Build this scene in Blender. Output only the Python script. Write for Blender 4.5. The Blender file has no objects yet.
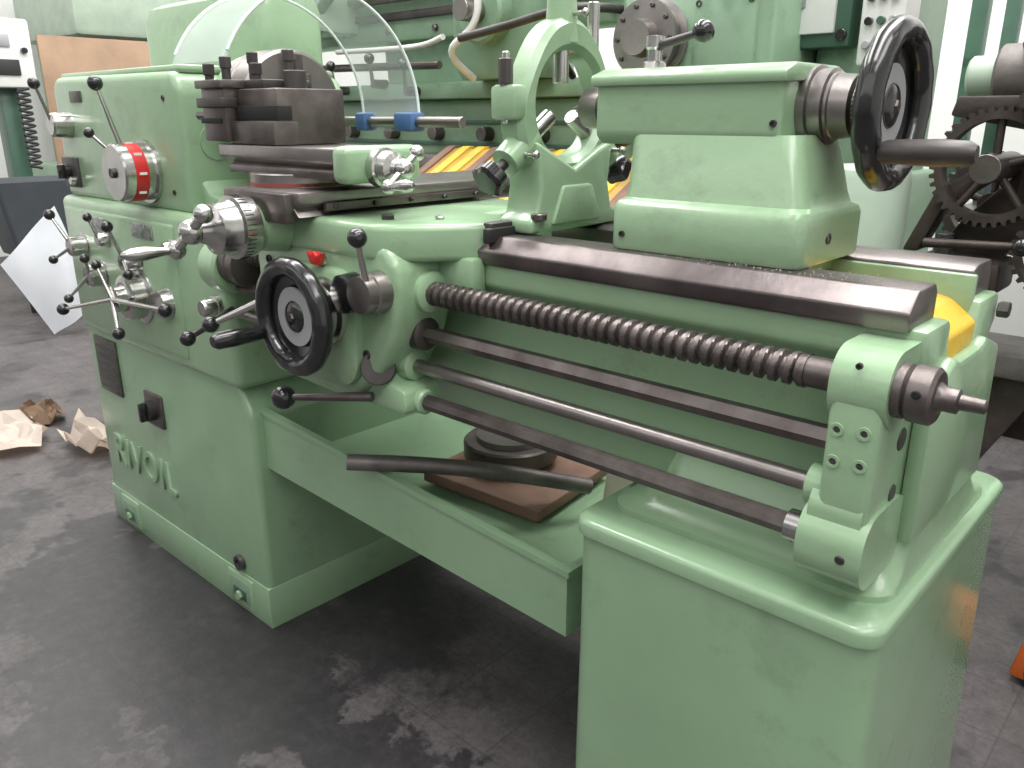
import bpy, bmesh, math, random
from mathutils import Vector, Matrix
random.seed(3)
C=bpy.context.scene.collection
PI=math.pi
# ---------------------------------------------------------------- materials
def mat(name,col,rough=.5,metal=0,bump=0,bscale=40,var=0,vscale=4,col2=None,spec=.5,coat=0,dirt=None,trans=0,emis=0):
    m=bpy.data.materials.new(name); m.use_nodes=True
    nt=m.node_tree; N=nt.nodes; L=nt.links; b=N['Principled BSDF']
    b.inputs['Roughness'].default_value=rough; b.inputs['Metallic'].default_value=metal
    b.inputs['Specular IOR Level'].default_value=spec
    if coat: 
        b.inputs['Coat Weight'].default_value=coat; b.inputs['Coat Roughness'].default_value=.12
    tc=N.new('ShaderNodeTexCoord')
    def noise(sc,det=4,ro=.55):
        n=N.new('ShaderNodeTexNoise'); n.inputs['Scale'].default_value=sc; n.inputs['Detail'].default_value=det; n.inputs['Roughness'].default_value=ro
        L.new(tc.outputs['Object'],n.inputs['Vector']); return n
    if var:
        n=noise(vscale,5,.6); r=N.new('ShaderNodeValToRGB')
        c2=col2 or tuple(c*(1-var) for c in col)
        r.color_ramp.elements[0].position=.35; r.color_ramp.elements[1].position=.68
        r.color_ramp.elements[0].color=(*c2,1); r.color_ramp.elements[1].color=(*col,1)
        L.new(n.outputs['Fac'],r.inputs['Fac']); out=r.outputs['Color']
        if dirt:
            n2=noise(7,9,.74); r2=N.new('ShaderNodeValToRGB')
            r2.color_ramp.elements[0].position=.56; r2.color_ramp.elements[1].position=.8
            r2.color_ramp.elements[0].color=(0,0,0,1); r2.color_ramp.elements[1].color=(.8,.8,.8,1)
            L.new(n2.outputs['Fac'],r2.inputs['Fac'])
            mx=N.new('ShaderNodeMixRGB'); mx.inputs['Color2'].default_value=(*dirt,1)
            L.new(r2.outputs['Color'],mx.inputs['Fac']); L.new(out,mx.inputs['Color1']); out=mx.outputs['Color']
        L.new(out,b.inputs['Base Color'])
    else: b.inputs['Base Color'].default_value=(*col,1)
    if bump:
        n=noise(bscale,3); bp=N.new('ShaderNodeBump'); bp.inputs['Strength'].default_value=bump; bp.inputs['Distance'].default_value=.004
        L.new(n.outputs['Fac'],bp.inputs['Height']); L.new(bp.outputs['Normal'],b.inputs['Normal'])
    return m
GREEN=mat('green_enamel',(.285,.430,.265),.28,bump=.45,bscale=20,var=.12,vscale=3.5,coat=.4,dirt=(.15,.20,.13))
GREEN2=mat('green_enamel_smooth',(.268,.408,.255),.26,bump=.18,bscale=12,var=.14,vscale=2,coat=.35,dirt=(.17,.25,.16))
GREENB=mat('old_green_paint',(.24,.37,.25),.4,bump=.2,bscale=15,var=.3,vscale=3,dirt=(.06,.08,.06))
GREENP=mat('pale_green_paint',(.42,.52,.42),.45,var=.2,vscale=5)
GREEND=mat('dark_green_paint',(.06,.13,.09),.4,var=.3)
STEEL=mat('worn_steel',(.19,.165,.16),.36,.8,bump=.12,bscale=90,var=.35,vscale=14,col2=(.10,.085,.08))
STEELD=mat('dark_steel',(.10,.09,.088),.42,.6,bump=.1,bscale=60,var=.4,vscale=12)
STEELB=mat('ground_steel',(.34,.31,.30),.32,.9,bump=.06,bscale=120,var=.3,vscale=9)
STEELW=mat('bed_way_steel',(.22,.19,.185),.34,.8,bump=.1,bscale=80,var=.3,vscale=7,col2=(.10,.085,.085))
BAR=mat('dull_steel_bar',(.20,.18,.17),.5,.5,bump=.2,bscale=60,var=.4,vscale=14)
CHROME=mat('chrome',(.58,.57,.55),.22,1,var=.2,vscale=20)
BLACK=mat('black_bakelite',(.012,.012,.013),.2,coat=.4)
RUBBER=mat('matte_black',(.02,.02,.02),.6)
CAVSHADE=mat('painted_cavity_shade',(.008,.01,.009),.8)  # near-black paints the shade of holes and slots that are not cut
GREY=mat('grey_ring',(.36,.37,.38),.4,.2)
RED=mat('red_paint',(.5,.02,.02),.35)
BRICK=mat('red_oxide_ring',(.22,.05,.04),.5)
YEL=mat('yellow_paint',(.80,.50,.03),.5,var=.35,vscale=12,bump=.3,col2=(.60,.38,.05))
YELD=mat('yellow_ochre',(.58,.34,.06),.5,var=.5,vscale=6)
BLUE=mat('blue_plastic',(.06,.13,.28),.4)
WHITE=mat('white_paint',(.75,.75,.73),.5,var=.1,vscale=3)
PAPER=mat('white_sheet',(.80,.82,.86),.45,var=.06,vscale=5)
CARD=mat('cardboard',(.36,.24,.16),.85,var=.2,vscale=6,bump=.1)
CARDL=mat('pale_torn_paper',(.82,.72,.64),.85,var=.15,vscale=10)
WOOD=mat('wood_plank',(.25,.145,.105),.75,var=.4,vscale=8,bump=.2)
GBIN=mat('grey_bin_plastic',(.07,.08,.09),.5,var=.2)
RUST=mat('rusty_iron',(.075,.055,.05),.5,.4,bump=.4,bscale=40,var=.5,vscale=10,col2=(.03,.024,.022))
ORANGE=mat('orange_paint',(.62,.13,.02),.5,var=.3)
LABEL=mat('label_plate',(.12,.12,.11),.4,.4,var=.4,vscale=60)
LABELW=mat('engraved_plate',(.45,.47,.45),.35,.5,var=.5,vscale=90,col2=(.1,.12,.1))
CHIP=mat('steel_swarf',(.6,.55,.45),.4,.4)
ACR=mat('clear_acrylic',(.80,.88,.86),.10,var=.15,vscale=8); ACR.node_tree.nodes['Principled BSDF'].inputs['Alpha'].default_value=.24
ACRE=mat('acrylic_edge',(.72,.80,.78),.15)
# ---------------------------------------------------------------- helpers
CUR=None
def top(name,loc=(0,0,0)):
    global CUR
    e=bpy.data.objects.new(name,None); C.objects.link(e); e.empty_display_size=.1
    CUR=e; return e
def fin(bm,name,m,smooth=True,ang=38,parent='cur'):
    bmesh.ops.recalc_face_normals(bm,faces=bm.faces)
    me=bpy.data.meshes.new(name); bm.to_mesh(me); bm.free()
    me.materials.append(m)
    if smooth:
        me.polygons.foreach_set('use_smooth',[True]*len(me.polygons))
        me.set_sharp_from_angle(angle=math.radians(ang))
    o=bpy.data.objects.new(name,me); C.objects.link(o)
    if parent=='cur': parent=CUR
    if parent: o.parent=parent
    return o
def bev(bm,w,seg=3):
    if w>0:
        ed=[e for e in bm.edges if len(e.link_faces)==2 and e.calc_face_angle(0)>math.radians(25)]
        bmesh.ops.bevel(bm,geom=ed,offset=w,segments=seg,profile=.5,affect='EDGES',clamp_overlap=True)
def box(name,x0,x1,y0,y1,z0,z1,m,b=.004,rot=None,seg=2,parent='cur'):
    bm=bmesh.new(); bmesh.ops.create_cube(bm,size=1)
    c=Vector(((x0+x1)/2,(y0+y1)/2,(z0+z1)/2))
    bmesh.ops.scale(bm,vec=(x1-x0,y1-y0,z1-z0),verts=bm.verts)
    bev(bm,b,seg)
    if rot: bmesh.ops.rotate(bm,cent=(0,0,0),matrix=rot,verts=bm.verts)
    bmesh.ops.translate(bm,vec=c,verts=bm.verts)
    return fin(bm,name,m,parent=parent)
def prism(name,pts,axis,a0,a1,m,b=.004,seg=2,parent='cur'):
    bm=bmesh.new()
    def P(p,a):
        return {'x':(a,p[0],p[1]),'y':(p[0],a,p[1]),'z':(p[0],p[1],a)}[axis]
    v0=[bm.verts.new(P(p,a0)) for p in pts]; v1=[bm.verts.new(P(p,a1)) for p in pts]
    n=len(pts)
    bm.faces.new(v0[::-1]); bm.faces.new(v1)
    for i in range(n): bm.faces.new((v0[i],v0[(i+1)%n],v1[(i+1)%n],v1[i]))
    bmesh.ops.recalc_face_normals(bm,faces=bm.faces)
    bev(bm,b,seg)
    return fin(bm,name,m,parent=parent)
def basis(d):
    z=Vector(d).normalized()
    h=Vector((0,0,1)) if abs(z.z)<.9 else Vector((1,0,0))
    x=h.cross(z).normalized(); y=z.cross(x); return x,y,z
def rev(name,p,d,prof,m,n=32,parent='cur',ang=38,mod=None):
    x,y,z=basis(d); p=Vector(p); bm=bmesh.new(); rings=[]
    for t,r in prof:
        if r<1e-6: rings.append([bm.verts.new(p+z*t)])
        else:
            R=[]
            for i in range(n):
                a=2*PI*i/n; rr=r*(mod(a) if mod else 1)
                R.append(bm.verts.new(p+z*t+(x*math.cos(a)+y*math.sin(a))*rr))
            rings.append(R)
    for A,B in zip(rings,rings[1:]):
        for i in range(n):
            j=(i+1)%n
            if len(A)==1 and len(B)==1: continue
            if len(A)==1: bm.faces.new((A[0],B[j],B[i]))
            elif len(B)==1: bm.faces.new((A[i],A[j],B[0]))
            else: bm.faces.new((A[i],A[j],B[j],B[i]))
    if len(rings[0])>1: bm.faces.new(rings[0][::-1])
    if len(rings[-1])>1: bm.faces.new(rings[-1])
    return fin(bm,name,m,parent=parent,ang=ang)
def cyl(name,p0,p1,r,m,r2=None,n=28,c=.0015,parent='cur'):
    p0=Vector(p0);p1=Vector(p1); L=(p1-p0).length; r2=r if r2 is None else r2
    c=min(c,r*.4,r2*.4 if r2>0 else 9,L*.3)
    if r2==0: return rev(name,p0,p1-p0,[(0,0),(0,r-c),(c,r),(L,0)],m,n,parent)
    return rev(name,p0,p1-p0,[(0,0),(0,r-c),(c,r),(L-c,r2),(L,r2-c),(L,0)],m,n,parent)
def ball(name,p,r,m,parent='cur',s=(1,1,1)):
    bm=bmesh.new(); bmesh.ops.create_uvsphere(bm,u_segments=24,v_segments=14,radius=r)
    bmesh.ops.scale(bm,vec=s,verts=bm.verts); bmesh.ops.translate(bm,vec=p,verts=bm.verts)
    return fin(bm,name,m,parent=parent,ang=180)
def spline(pts,k=8):
    pts=[Vector(p) for p in pts]; out=[]
    for i in range(len(pts)-1):
        p0=pts[max(i-1,0)];p1=pts[i];p2=pts[i+1];p3=pts[min(i+2,len(pts)-1)]
        for j in range(k):
            t=j/k
            out.append(.5*((2*p1)+(p2-p0)*t+(2*p0-5*p1+4*p2-p3)*t*t+(-p0+3*p1-3*p2+p3)*t**3))
    out.append(pts[-1]); return out
def tube(name,pts,r,m,n=12,k=8,parent='cur'):
    P=spline(pts,k) if k>1 else [Vector(p) for p in pts]
    bm=bmesh.new(); rings=[]; prev=None
    for i,p in enumerate(P):
        t=(P[min(i+1,len(P)-1)]-P[max(i-1,0)]).normalized()
        if prev is None: x,y,_=basis(t)
        else:
            x=(prev-t*prev.dot(t)).normalized(); y=t.cross(x)
        prev=x
        rr=r(i/(len(P)-1)) if callable(r) else r
        rings.append([bm.verts.new(p+(x*math.cos(2*PI*j/n)+y*math.sin(2*PI*j/n))*rr) for j in range(n)])
    for A,B in zip(rings,rings[1:]):
        for i in range(n): bm.faces.new((A[i],A[(i+1)%n],B[(i+1)%n],B[i]))
    bm.faces.new(rings[0][::-1]); bm.faces.new(rings[-1])
    return fin(bm,name,m,parent=parent,ang=50)
def loft(name,rings,m,parent='cur',ang=38):
    bm=bmesh.new(); R=[[bm.verts.new(p) for p in r] for r in rings]; n=len(R[0])
    for A,B in zip(R,R[1:]):
        for i in range(n): bm.faces.new((A[i],A[(i+1)%n],B[(i+1)%n],B[i]))
    bm.faces.new(R[0][::-1]); bm.faces.new(R[-1])
    return fin(bm,name,m,parent=parent,ang=ang)
def rr(x0,x1,y0,y1,r,z,n=6,axis='z'):
    out=[]
    for cx,cy,a0 in ((x1-r,y1-r,0),(x0+r,y1-r,90),(x0+r,y0+r,180),(x1-r,y0+r,270)):
        for i in range(n+1):
            a=math.radians(a0+90*i/n); u=cx+r*math.cos(a); v=cy+r*math.sin(a)
            out.append({'z':(u,v,z),'x':(z,u,v),'y':(u,z,v)}[axis])
    return out
def tor(name,c,d,R,r,m,N=64,n=14,mod=None,parent='cur'):
    x,y,z=basis(d); c=Vector(c); bm=bmesh.new()
    rings=[]
    for i in range(N):
        a=2*PI*i/N; dr=x*math.cos(a)+y*math.sin(a); q=r*(mod(a) if mod else 1)
        rings.append([bm.verts.new(c+dr*(R+q*math.cos(2*PI*j/n))+z*q*math.sin(2*PI*j/n)) for j in range(n)])
    for i in range(N):
        A=rings[i];B=rings[(i+1)%N]
        for j in range(n): bm.faces.new((A[j],A[(j+1)%n],B[(j+1)%n],B[j]))
    return fin(bm,name,m,parent=parent,ang=60)
def lever(name,a,b,r=.006,br=.016,bm_=None,sm=None):
    cyl(name+'_arm',a,b,r*1.1,sm or CHROME,r2=r*.75,n=14)
    ball(name+'_knob',b,br,bm_ or BLACK)
def screw(name,p,d,r=.008,h=.004,m=None):
    p=Vector(p);d=Vector(d).normalized()
    rev(name,p-d*.001,d,[(0,0),(0,r),(h,r*.95),(h,r*.55),(h*.3,r*.5),(h*.3,0)],m or STEELD,n=18)
def handwheel(name,c,d,R,hand_ang,hl=.1,hm=None,hdir=None):
    x,y,z=basis(d); c=Vector(c)
    tor(name+'_rim',c,d,R-.017,.0178,BLACK,N=112,mod=lambda a:1+.022*math.cos(a*14))
    rev(name+'_web',c-z*.022,d,[(0,0),(0,.032),(.004,.05),(.012,R-.02),(.024,R-.012),(.026,R-.02),(.016,R-.034),(.012,.055),(.016,.05),(.016,0)],BLACK,n=64)
    rev(name+'_ring',c-z*.0065,d,[(0,.030),(.0,.053),(.003,.053),(.003,.031)],GREY,n=48)
    rev(name+'_hub',c-z*.05,d,[(0,0),(0,.03),(.045,.03),(.05,.026),(.054,.012),(.054,0)],BLACK,n=32)
    rev(name+'_hubcap',c+z*.004,d,[(0,0),(0,.009),(.003,.007),(.003,0)],STEEL,n=6)
    h=c+(x*math.cos(hand_ang)+y*math.sin(hand_ang))*(R-.018)
    hd=Vector(hdir).normalized() if hdir else z
    hm=hm or BLACK
    cyl(name+'_handle_pin',h,h+hd*.02,.009,CHROME)
    rev(name+'_handle',h+hd*.014,hd,[(0,0),(0,.011),(.01,.0145),(hl*.6,.0165),(hl*.92,.015),(hl,.010),(hl,0)],hm,n=24)
def gear(name,c,axis,r,teeth,th,m,depth=.1,band=1.8):
    cc=(c[1],c[2]) if axis=='x' else (c[0],c[2]); a=c[0] if axis=='x' else c[1]
    q=[];inn=[]
    for i in range(teeth):
        for f,rad in ((0,1),(.35,1),(.5,1-depth),(.85,1-depth)):
            t=2*PI*(i+f)/teeth; q.append((cc[0]+math.cos(t)*r*rad,cc[1]+math.sin(t)*r*rad)); k=r*(1-depth*band); inn.append((cc[0]+math.cos(t)*k,cc[1]+math.sin(t)*k))
    bm=bmesh.new(); n=len(q)
    def P(u,v,w): return (w,u,v) if axis=='x' else (u,w,v)
    A=[bm.verts.new(P(*p,a)) for p in q]; B=[bm.verts.new(P(*p,a+th)) for p in q]
    A2=[bm.verts.new(P(*p,a)) for p in inn]; B2=[bm.verts.new(P(*p,a+th)) for p in inn]
    for i in range(n):
        j=(i+1)%n
        for s in ((A[i],A[j],B[j],B[i]),(A2[i],B2[i],B2[j],A2[j]),(A[i],A2[i],A2[j],A[j]),(B[i],B[j],B2[j],B2[i])): bm.faces.new(s)
    fin(bm,name+'_teeth',m,smooth=False)
    ax=Vector((1,0,0)) if axis=='x' else Vector((0,1,0)); cv=Vector(c)
    cyl(name+'_boss',cv-ax*th*.4,cv+ax*th*1.4,r*.22,m)
    x,y,z=basis(ax)
    for k in range(5):
        dr=x*math.cos(k*2*PI/5+.3)+y*math.sin(k*2*PI/5+.3)
        cyl(name+'_spoke_%d'%k,cv+ax*th*.5+dr*r*.15,cv+ax*th*.5+dr*r*(1-depth*1.6),r*.07,m,n=10)

# ================================================================ LATHE
top('metal_lathe')
SY,SZ=1.17,1.312
prism('cabinet_body',[(-2.70,0),(-1.73,0),(-1.73,.60),(-1.79,.68),(-2.70,.68)],'y',.945,1.52,GREEN2,.018,4)
box('cabinet_plinth',-2.703,-1.728,.942,1.523,0,.118,GREEN2,.002)
for i,(x,z) in enumerate(((-2.56,.062),(-1.87,.062))):
    box('foot_pocket_%d'%i,x-.065,x+.065,.936,.95,z-.048,z+.048,GREEN,.012)
    box('foot_pocket_cavity_shade_%d'%i,x-.050,x+.050,.9345,.94,z-.034,z+.034,GREENB,.008)  # darker green paints recess shade; the real pocket is one green
    box('foot_pocket_slot_shade_%d'%i,x-.034,x+.034,.933,.94,z-.026,z+.006,GREEND,.006)  # darkest green paints the deeper shade, nothing is cut in
    cyl('foot_bolt_%d'%i,(x,.925,z-.014),(x,.94,z-.014),.014,GREEN,n=6)
screw('plinth_bolt',(-1.86,.942,.15),(0,-1,0),.022,.012)
box('data_plate',-2.64,-2.485,.938,.95,.475,.65,LABEL,.002)
for k in range(6): box('data_plate_line_%d'%k,-2.625,-2.50,.9365,.94,.62-k*.026,.624-k*.026,STEEL,0)
box('switch_plate',-2.32,-2.215,.935,.95,.44,.54,STEEL,.004)
cyl('switch_base',(-2.268,.915,.49),(-2.268,.94,.49),.03,RUBBER)
box('switch_knob',-2.276,-2.26,.895,.925,.462,.518,BLACK,.004)
t=bpy.data.curves.new('brand_letters','FONT'); t.body='RIVOIL'; t.size=.135; t.extrude=.004; t.bevel_depth=.0015; t.space_character=1.2; t.offset=.0015
to=bpy.data.objects.new('brand_letters',t); C.objects.link(to); to.location=(-2.61,.943,.235); to.rotation_euler=(PI/2,0,0); to.scale=(.86,1,1)
t.materials.append(GREEN2); to.parent=CUR
box('feed_gearbox',-2.695,-1.745,.93,1.5,.665,1.075,GREEN,.022,seg=4)
box('gearbox_cover',-2.66,-1.98,.922,.94,.70,1.045,GREEN,.008)
prism('headstock_body',[(-2.69,1.07),(-1.93,1.07),(-1.925,1.36),(-1.95,1.40),(-2.66,1.405),(-2.69,1.38)],'y',.955,1.43,GREEN,.022,4)
box('headstock_lid',-2.67,-1.945,.975,1.41,1.395,1.415,GREEN,.008)
loft('headstock_rear_box',[rr(-2.62,-1.95,1.21,1.40,.04,1.40),rr(-2.62,-1.95,1.21,1.40,.04,1.56),rr(-2.61,-1.96,1.22,1.39,.04,1.595),rr(-2.58,-1.99,1.25,1.37,.04,1.61)],GREEN)
rev('headstock_round_plug',(-1.932,1.04,1.24),(1,0,0),[(0,0),(0,.045),(.008,.043),(.008,0)],GREEN)
rev('spindle_nose_flange',(-1.935,SY,SZ),(1,0,0),[(0,0),(0,.13),(.02,.125),(.03,.09),(.05,.085),(.05,0)],GREEN,n=48)
prism('headstock_foot',[(-1.95,1.05),(-1.75,1.05),(-1.75,1.10),(-1.90,1.12),(-1.95,1.17)],'y',.99,1.4,GREEN,.01)
screw('headstock_screw',(-2.0,.955,1.34),(0,-1,0),.007)
screw('headstock_screw_b',(-2.0,.955,1.12),(0,-1,0),.007)
rev('chuck_body',(-1.89,SY,SZ),(1,0,0),[(0,0),(0,.132),(.006,.138),(.03,.138),(.034,.132),(.04,.138),(.105,.138),(.112,.13),(.112,.04),(.09,.035),(.09,0)],STEELB,n=64)
for k in range(3):
    a=math.radians(90+k*120); dy,dz=math.cos(a),math.sin(a)
    rot=Matrix.Rotation(a,3,'X')
    cy,cz=SY+dy*.085,SZ+dz*.085
    box('chuck_jaw_%d'%k,-1.785,-1.75,cy-.04,cy+.04,cz-.014,cz+.014,STEEL,.003,rot=rot)
    box('chuck_jaw_step_%d'%k,-1.755,-1.72,SY+dy*.06-.02,SY+dy*.06+.02,SZ+dz*.06-.014,SZ+dz*.06+.014,STEEL,.003,rot=rot)
rev('speed_dial',(-2.13,.957,1.165),(0,-1,0),[(0,0),(0,.078),(.012,.078),(.012,.070),(.085,.070),(.09,.066),(.09,0)],CHROME,n=48)
rev('speed_dial_band',(-2.13,.925,1.165),(0,-1,0),[(0,.068),(0,.0712),(.032,.0712),(.032,.068)],RED,n=48)
for k in range(9):
    a=k*2*PI/9; box('band_mark_%d'%k,-2.13+.0712*math.cos(a)-.003,-2.13+.0712*math.cos(a)+.003,.900,.918,1.165+.0712*math.sin(a)-.003,1.165+.0712*math.sin(a)+.003,WHITE,0)
rev('speed_dial_cap',(-2.13,.868,1.165),(0,-1,0),[(0,0),(0,.012),(.008,.012),(.008,.005),(.006,0)],STEELD)
lever('speed_lever',(-2.14,.90,1.22),(-2.155,.865,1.375),.006,.018)
lever('speed_lever_short',(-2.17,.90,1.20),(-2.20,.85,1.26),.005,.013)
rev('range_dial',(-2.60,.957,1.275),(0,-1,0),[(0,0),(0,.036),(.05,.033),(.055,.028),(.055,0)],CHROME)
lever('range_lever',(-2.60,.91,1.28),(-2.575,.87,1.385),.005,.016)
box('toggle_plate',-2.68,-2.575,.945,.96,1.10,1.185,STEELD,.004)
cyl('toggle_knob',(-2.63,.93,1.145),(-2.63,.95,1.145),.022,BLACK)
box('toggle_grip',-2.636,-2.624,.912,.94,1.125,1.165,BLACK,.003)
cyl('toggle_knob_b',(-2.595,.93,1.12),(-2.595,.95,1.12),.012,CHROME)
box('lube_label',-2.56,-2.485,.951,.958,1.335,1.365,LABEL,.001)
box('feed_label',-2.20,-2.08,.918,.93,.998,1.035,LABELW,.002)
box('feed_label_b',-2.45,-2.36,.918,.93,.985,1.03,LABELW,.002)
def kn(name,x,z,r=.03,h=.05,m=None):
    rev(name,(x,.932,z),(0,-1,0),[(0,0),(0,r*1.25),(.012,r*1.2),(.014,r),(h,r*.95),(h+.005,r*.8),(h+.005,0)],m or CHROME)
kn('feed_knob_a',-2.54,.94); lever('feed_lever_a',(-2.54,.885,.945),(-2.585,.855,1.03),.005,.015)
lever('feed_lever_a2',(-2.54,.885,.94),(-2.60,.85,.90),.005,.013)
kn('feed_knob_b',-2.44,.868,.034); lever('feed_lever_b',(-2.44,.885,.87),(-2.50,.84,.80),.005,.013)
lever('feed_lever_b2',(-2.44,.885,.87),(-2.36,.85,.93),.005,.013)
kn('feed_knob_c',-2.19,.935,.026); lever('feed_lever_c',(-2.19,.885,.94),(-2.19,.855,1.03),.005,.015)
lever('feed_lever_c2',(-2.19,.885,.94),(-2.09,.85,.92),.005,.013)
kn('feed_knob_d',-2.37,.975,.02,.035); lever('feed_lever_d',(-2.37,.90,.975),(-2.35,.87,1.04),.005,.012)
kn('feed_knob_e',-1.98,.99,.018,.03)
rev('selector_hub',(-2.20,.932,.84),(0,-1,0),[(0,0),(0,.075),(.015,.075),(.02,.062),(.055,.060),(.06,.05),(.06,.036),(.085,.034),(.085,0)],CHROME,n=40)
lever('selector_arm_a',(-2.2,.845,.84),(-2.50,.82,.772),.006,.017)
lever('selector_arm_b',(-2.2,.845,.84),(-1.84,.82,.872),.006,.017)
lever('selector_arm_c',(-2.2,.845,.84),(-2.13,.82,.765),.006,.016)
lever('selector_arm_d',(-2.2,.845,.84),(-2.26,.84,.925),.005,.013)
rev('selector_hub_b',(-2.05,.932,.84),(0,-1,0),[(0,0),(0,.045),(.02,.04),(.035,.036),(.035,0)],CHROME,n=32)
cyl('leadscrew_boss',(-1.77,.935,.975),(-1.70,.935,.975),.062,GREEN,c=.006)
rev('leadscrew_coupling',(-1.70,.935,.985),(1,0,0),[(0,0),(0,.05),(.025,.05),(.028,.044),(.034,.05),(.06,.05),(.065,.03),(.065,0)],STEEL,n=32)
lever('reverse_lever',(-1.735,.93,.87),(-1.66,.78,.845),.009,.017,sm=STEEL)
kn('reverse_knob',-1.80,.87,.022,.04)
# --- bed
BE=-.262
prism('bed_casting',[(1.035,.75),(1.035,.99),(1.0,1.02),(1.0,1.062),(1.09,1.062),(1.10,1.0),(1.215,1.0),(1.225,1.062),(1.32,1.062),(1.32,1.02),(1.29,.99),(1.29,.75)],'x',-1.80,BE,GREEN,.007)
prism('bed_front_way',[(.99,1.058),(.986,1.082),(1.012,1.106),(1.075,1.106),(1.085,1.095),(1.085,1.058)],'x',-1.78,BE-.020,STEELW,.003)
prism('bed_rear_way',[(1.235,1.058),(1.235,1.10),(1.255,1.106),(1.32,1.106),(1.33,1.09),(1.33,1.058)],'x',-1.78,BE-.018,STEELW,.003)
prism('bed_inner_yellow',[(-.62,.99),(-.62,1.075),(-.36,1.075),(-.30,1.062),(BE-.003,1.035),(BE-.003,.99)],'y',1.088,1.232,YEL,.005)
box('bed_inner_channel',-.62,-.37,1.135,1.16,1.070,1.079,YELD,.003)
box('bed_rear_wall_paint',-.62,BE-.012,1.222,1.236,1.03,1.096,GREEN,.003)
prism('bed_end_pad',[(1.02,.78),(1.02,.99),(1.09,1.015),(1.11,1.005),(1.21,1.005),(1.23,1.015),(1.31,.99),(1.33,.78)],'x',BE-.01,BE+.014,GREEN,.008)
cyl('bed_end_bolt',(BE+.005,1.30,1.04),(BE+.02,1.30,1.04),.012,STEELD,n=6)
loft('bed_foot',[rr(-.675,-.25,.955,1.44,.045,.705),rr(-.675,-.25,.955,1.44,.045,.724),rr(-.65,-.252,.985,1.40,.045,.735),rr(-.62,-.255,1.005,1.37,.04,.76),rr(-.61,-.256,1.03,1.33,.04,.82)],GREEN)
loft('pedestal_body',[rr(-.70,-.228,.902,1.52,.035,0),rr(-.698,-.230,.902,1.515,.035,.12),rr(-.695,-.238,.903,1.505,.035,.55),rr(-.695,-.240,.902,1.503,.035,.684),
  rr(-.700,-.235,.897,1.508,.035,.688),rr(-.701,-.234,.896,1.509,.035,.706),rr(-.699,-.236,.898,1.507,.035,.711),rr(-.694,-.241,.903,1.502,.035,.715)],GREEN2)
def tray():
    bm=bmesh.new()
    x0,x1,y0,y1=-1.74,-.766,.977,1.56
    th=.006
    zt0,zt1,zb0,zb1=.612,.551,.457,.42
    def q(a,b,c,d,e,f,g,h):
        v=[bm.verts.new(p) for p in (a,b,c,d,e,f,g,h)]
        for s in ((0,1,2,3),(4,7,6,5),(0,4,5,1),(1,5,6,2),(2,6,7,3),(3,7,4,0)): bm.faces.new([v[i] for i in s])
    q((x0,y0,zb0),(x1,y0,zb1),(x1,y0+th,zb1),(x0,y0+th,zb0),(x0,y0,zt0),(x1,y0,zt1),(x1,y0+th,zt1),(x0,y0+th,zt0))
    q((x0,y1-th,zb0),(x1,y1-th,zb1),(x1,y1,zb1),(x0,y1,zb0),(x0,y1-th,zt0),(x1,y1-th,zt1),(x1,y1,zt1),(x0,y1,zt0))
    q((x1-th,y0+th,zb1),(x1,y0+th,zb1),(x1,y1-th,zb1),(x1-th,y1-th,zb1),(x1-th,y0+th,zt1),(x1,y0+th,zt1),(x1,y1-th,zt1),(x1-th,y1-th,zt1))
    q((x0,y0+th,zb0),(x1-th,y0+th,zb1),(x1-th,y1-th,zb1),(x0,y1-th,zb0),(x0,y0+th,zb0+.012),(x1-th,y0+th,zb1+.012),(x1-th,y1-th,zb1+.012),(x0,y1-th,zb0+.012))
    q((x0,y0-.004,zt0-.010),(x1+.006,y0-.004,zt1-.010),(x1+.006,y0+.014,zt1-.010),(x0,y0+.014,zt0-.010),(x0,y0-.004,zt0+.002),(x1+.006,y0-.004,zt1+.002),(x1+.006,y0+.014,zt1+.002),(x0,y0+.014,zt0+.002))
    q((x1-.012,y0+.014,zt1-.010),(x1+.006,y0+.014,zt1-.010),(x1+.006,y1,zt1-.010),(x1-.012,y1,zt1-.010),(x1-.012,y0+.014,zt1+.002),(x1+.006,y0+.014,zt1+.002),(x1+.006,y1,zt1+.002),(x1-.012,y1,zt1+.002))
    fin(bm,'chip_tray',GREEN2,smooth=False)
tray()
def leadscrew(x0,x1,y,z,r,pitch,dep):
    bm=bmesh.new(); n=28; st=pitch/10; K=int((x1-x0)/st); rings=[]
    for i in range(K+1):
        x=x0+i*st; R=[]
        for j in range(n):
            ph=(x/pitch+j/n)%1
            f=0 if ph<.5 else ((ph-.5)/.1 if ph<.6 else (1 if ph<.9 else (1-ph)/.1))
            q=r-dep*f; a=2*PI*j/n
            R.append(bm.verts.new((x,y+q*math.cos(a),z+q*math.sin(a))))
        rings.append(R)
    for A,B in zip(rings,rings[1:]):
        for j in range(n): bm.faces.new((A[j],A[(j+1)%n],B[(j+1)%n],B[j]))
    bm.faces.new(rings[0][::-1]); bm.faces.new(rings[-1]); fin(bm,'leadscrew',STEEL,ang=30)
LY=.94
leadscrew(-1.66,-.372,LY,1.006,.0215,.0185,.0065)
cyl('leadscrew_plain_end',(-.385,LY,1.006),(-.32,LY,1.006),.0195,STEEL)
cyl('feed_rod',(-1.75,LY,.929),(-.31,LY,.929),.015,STEEL,n=6)
cyl('clutch_rod',(-1.75,LY,.864),(-.32,LY,.864),.0125,STEELB)
cyl('control_rod',(-1.08,.93,.804),(-.335,.93,.804),.0150,STEEL,n=8)
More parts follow.
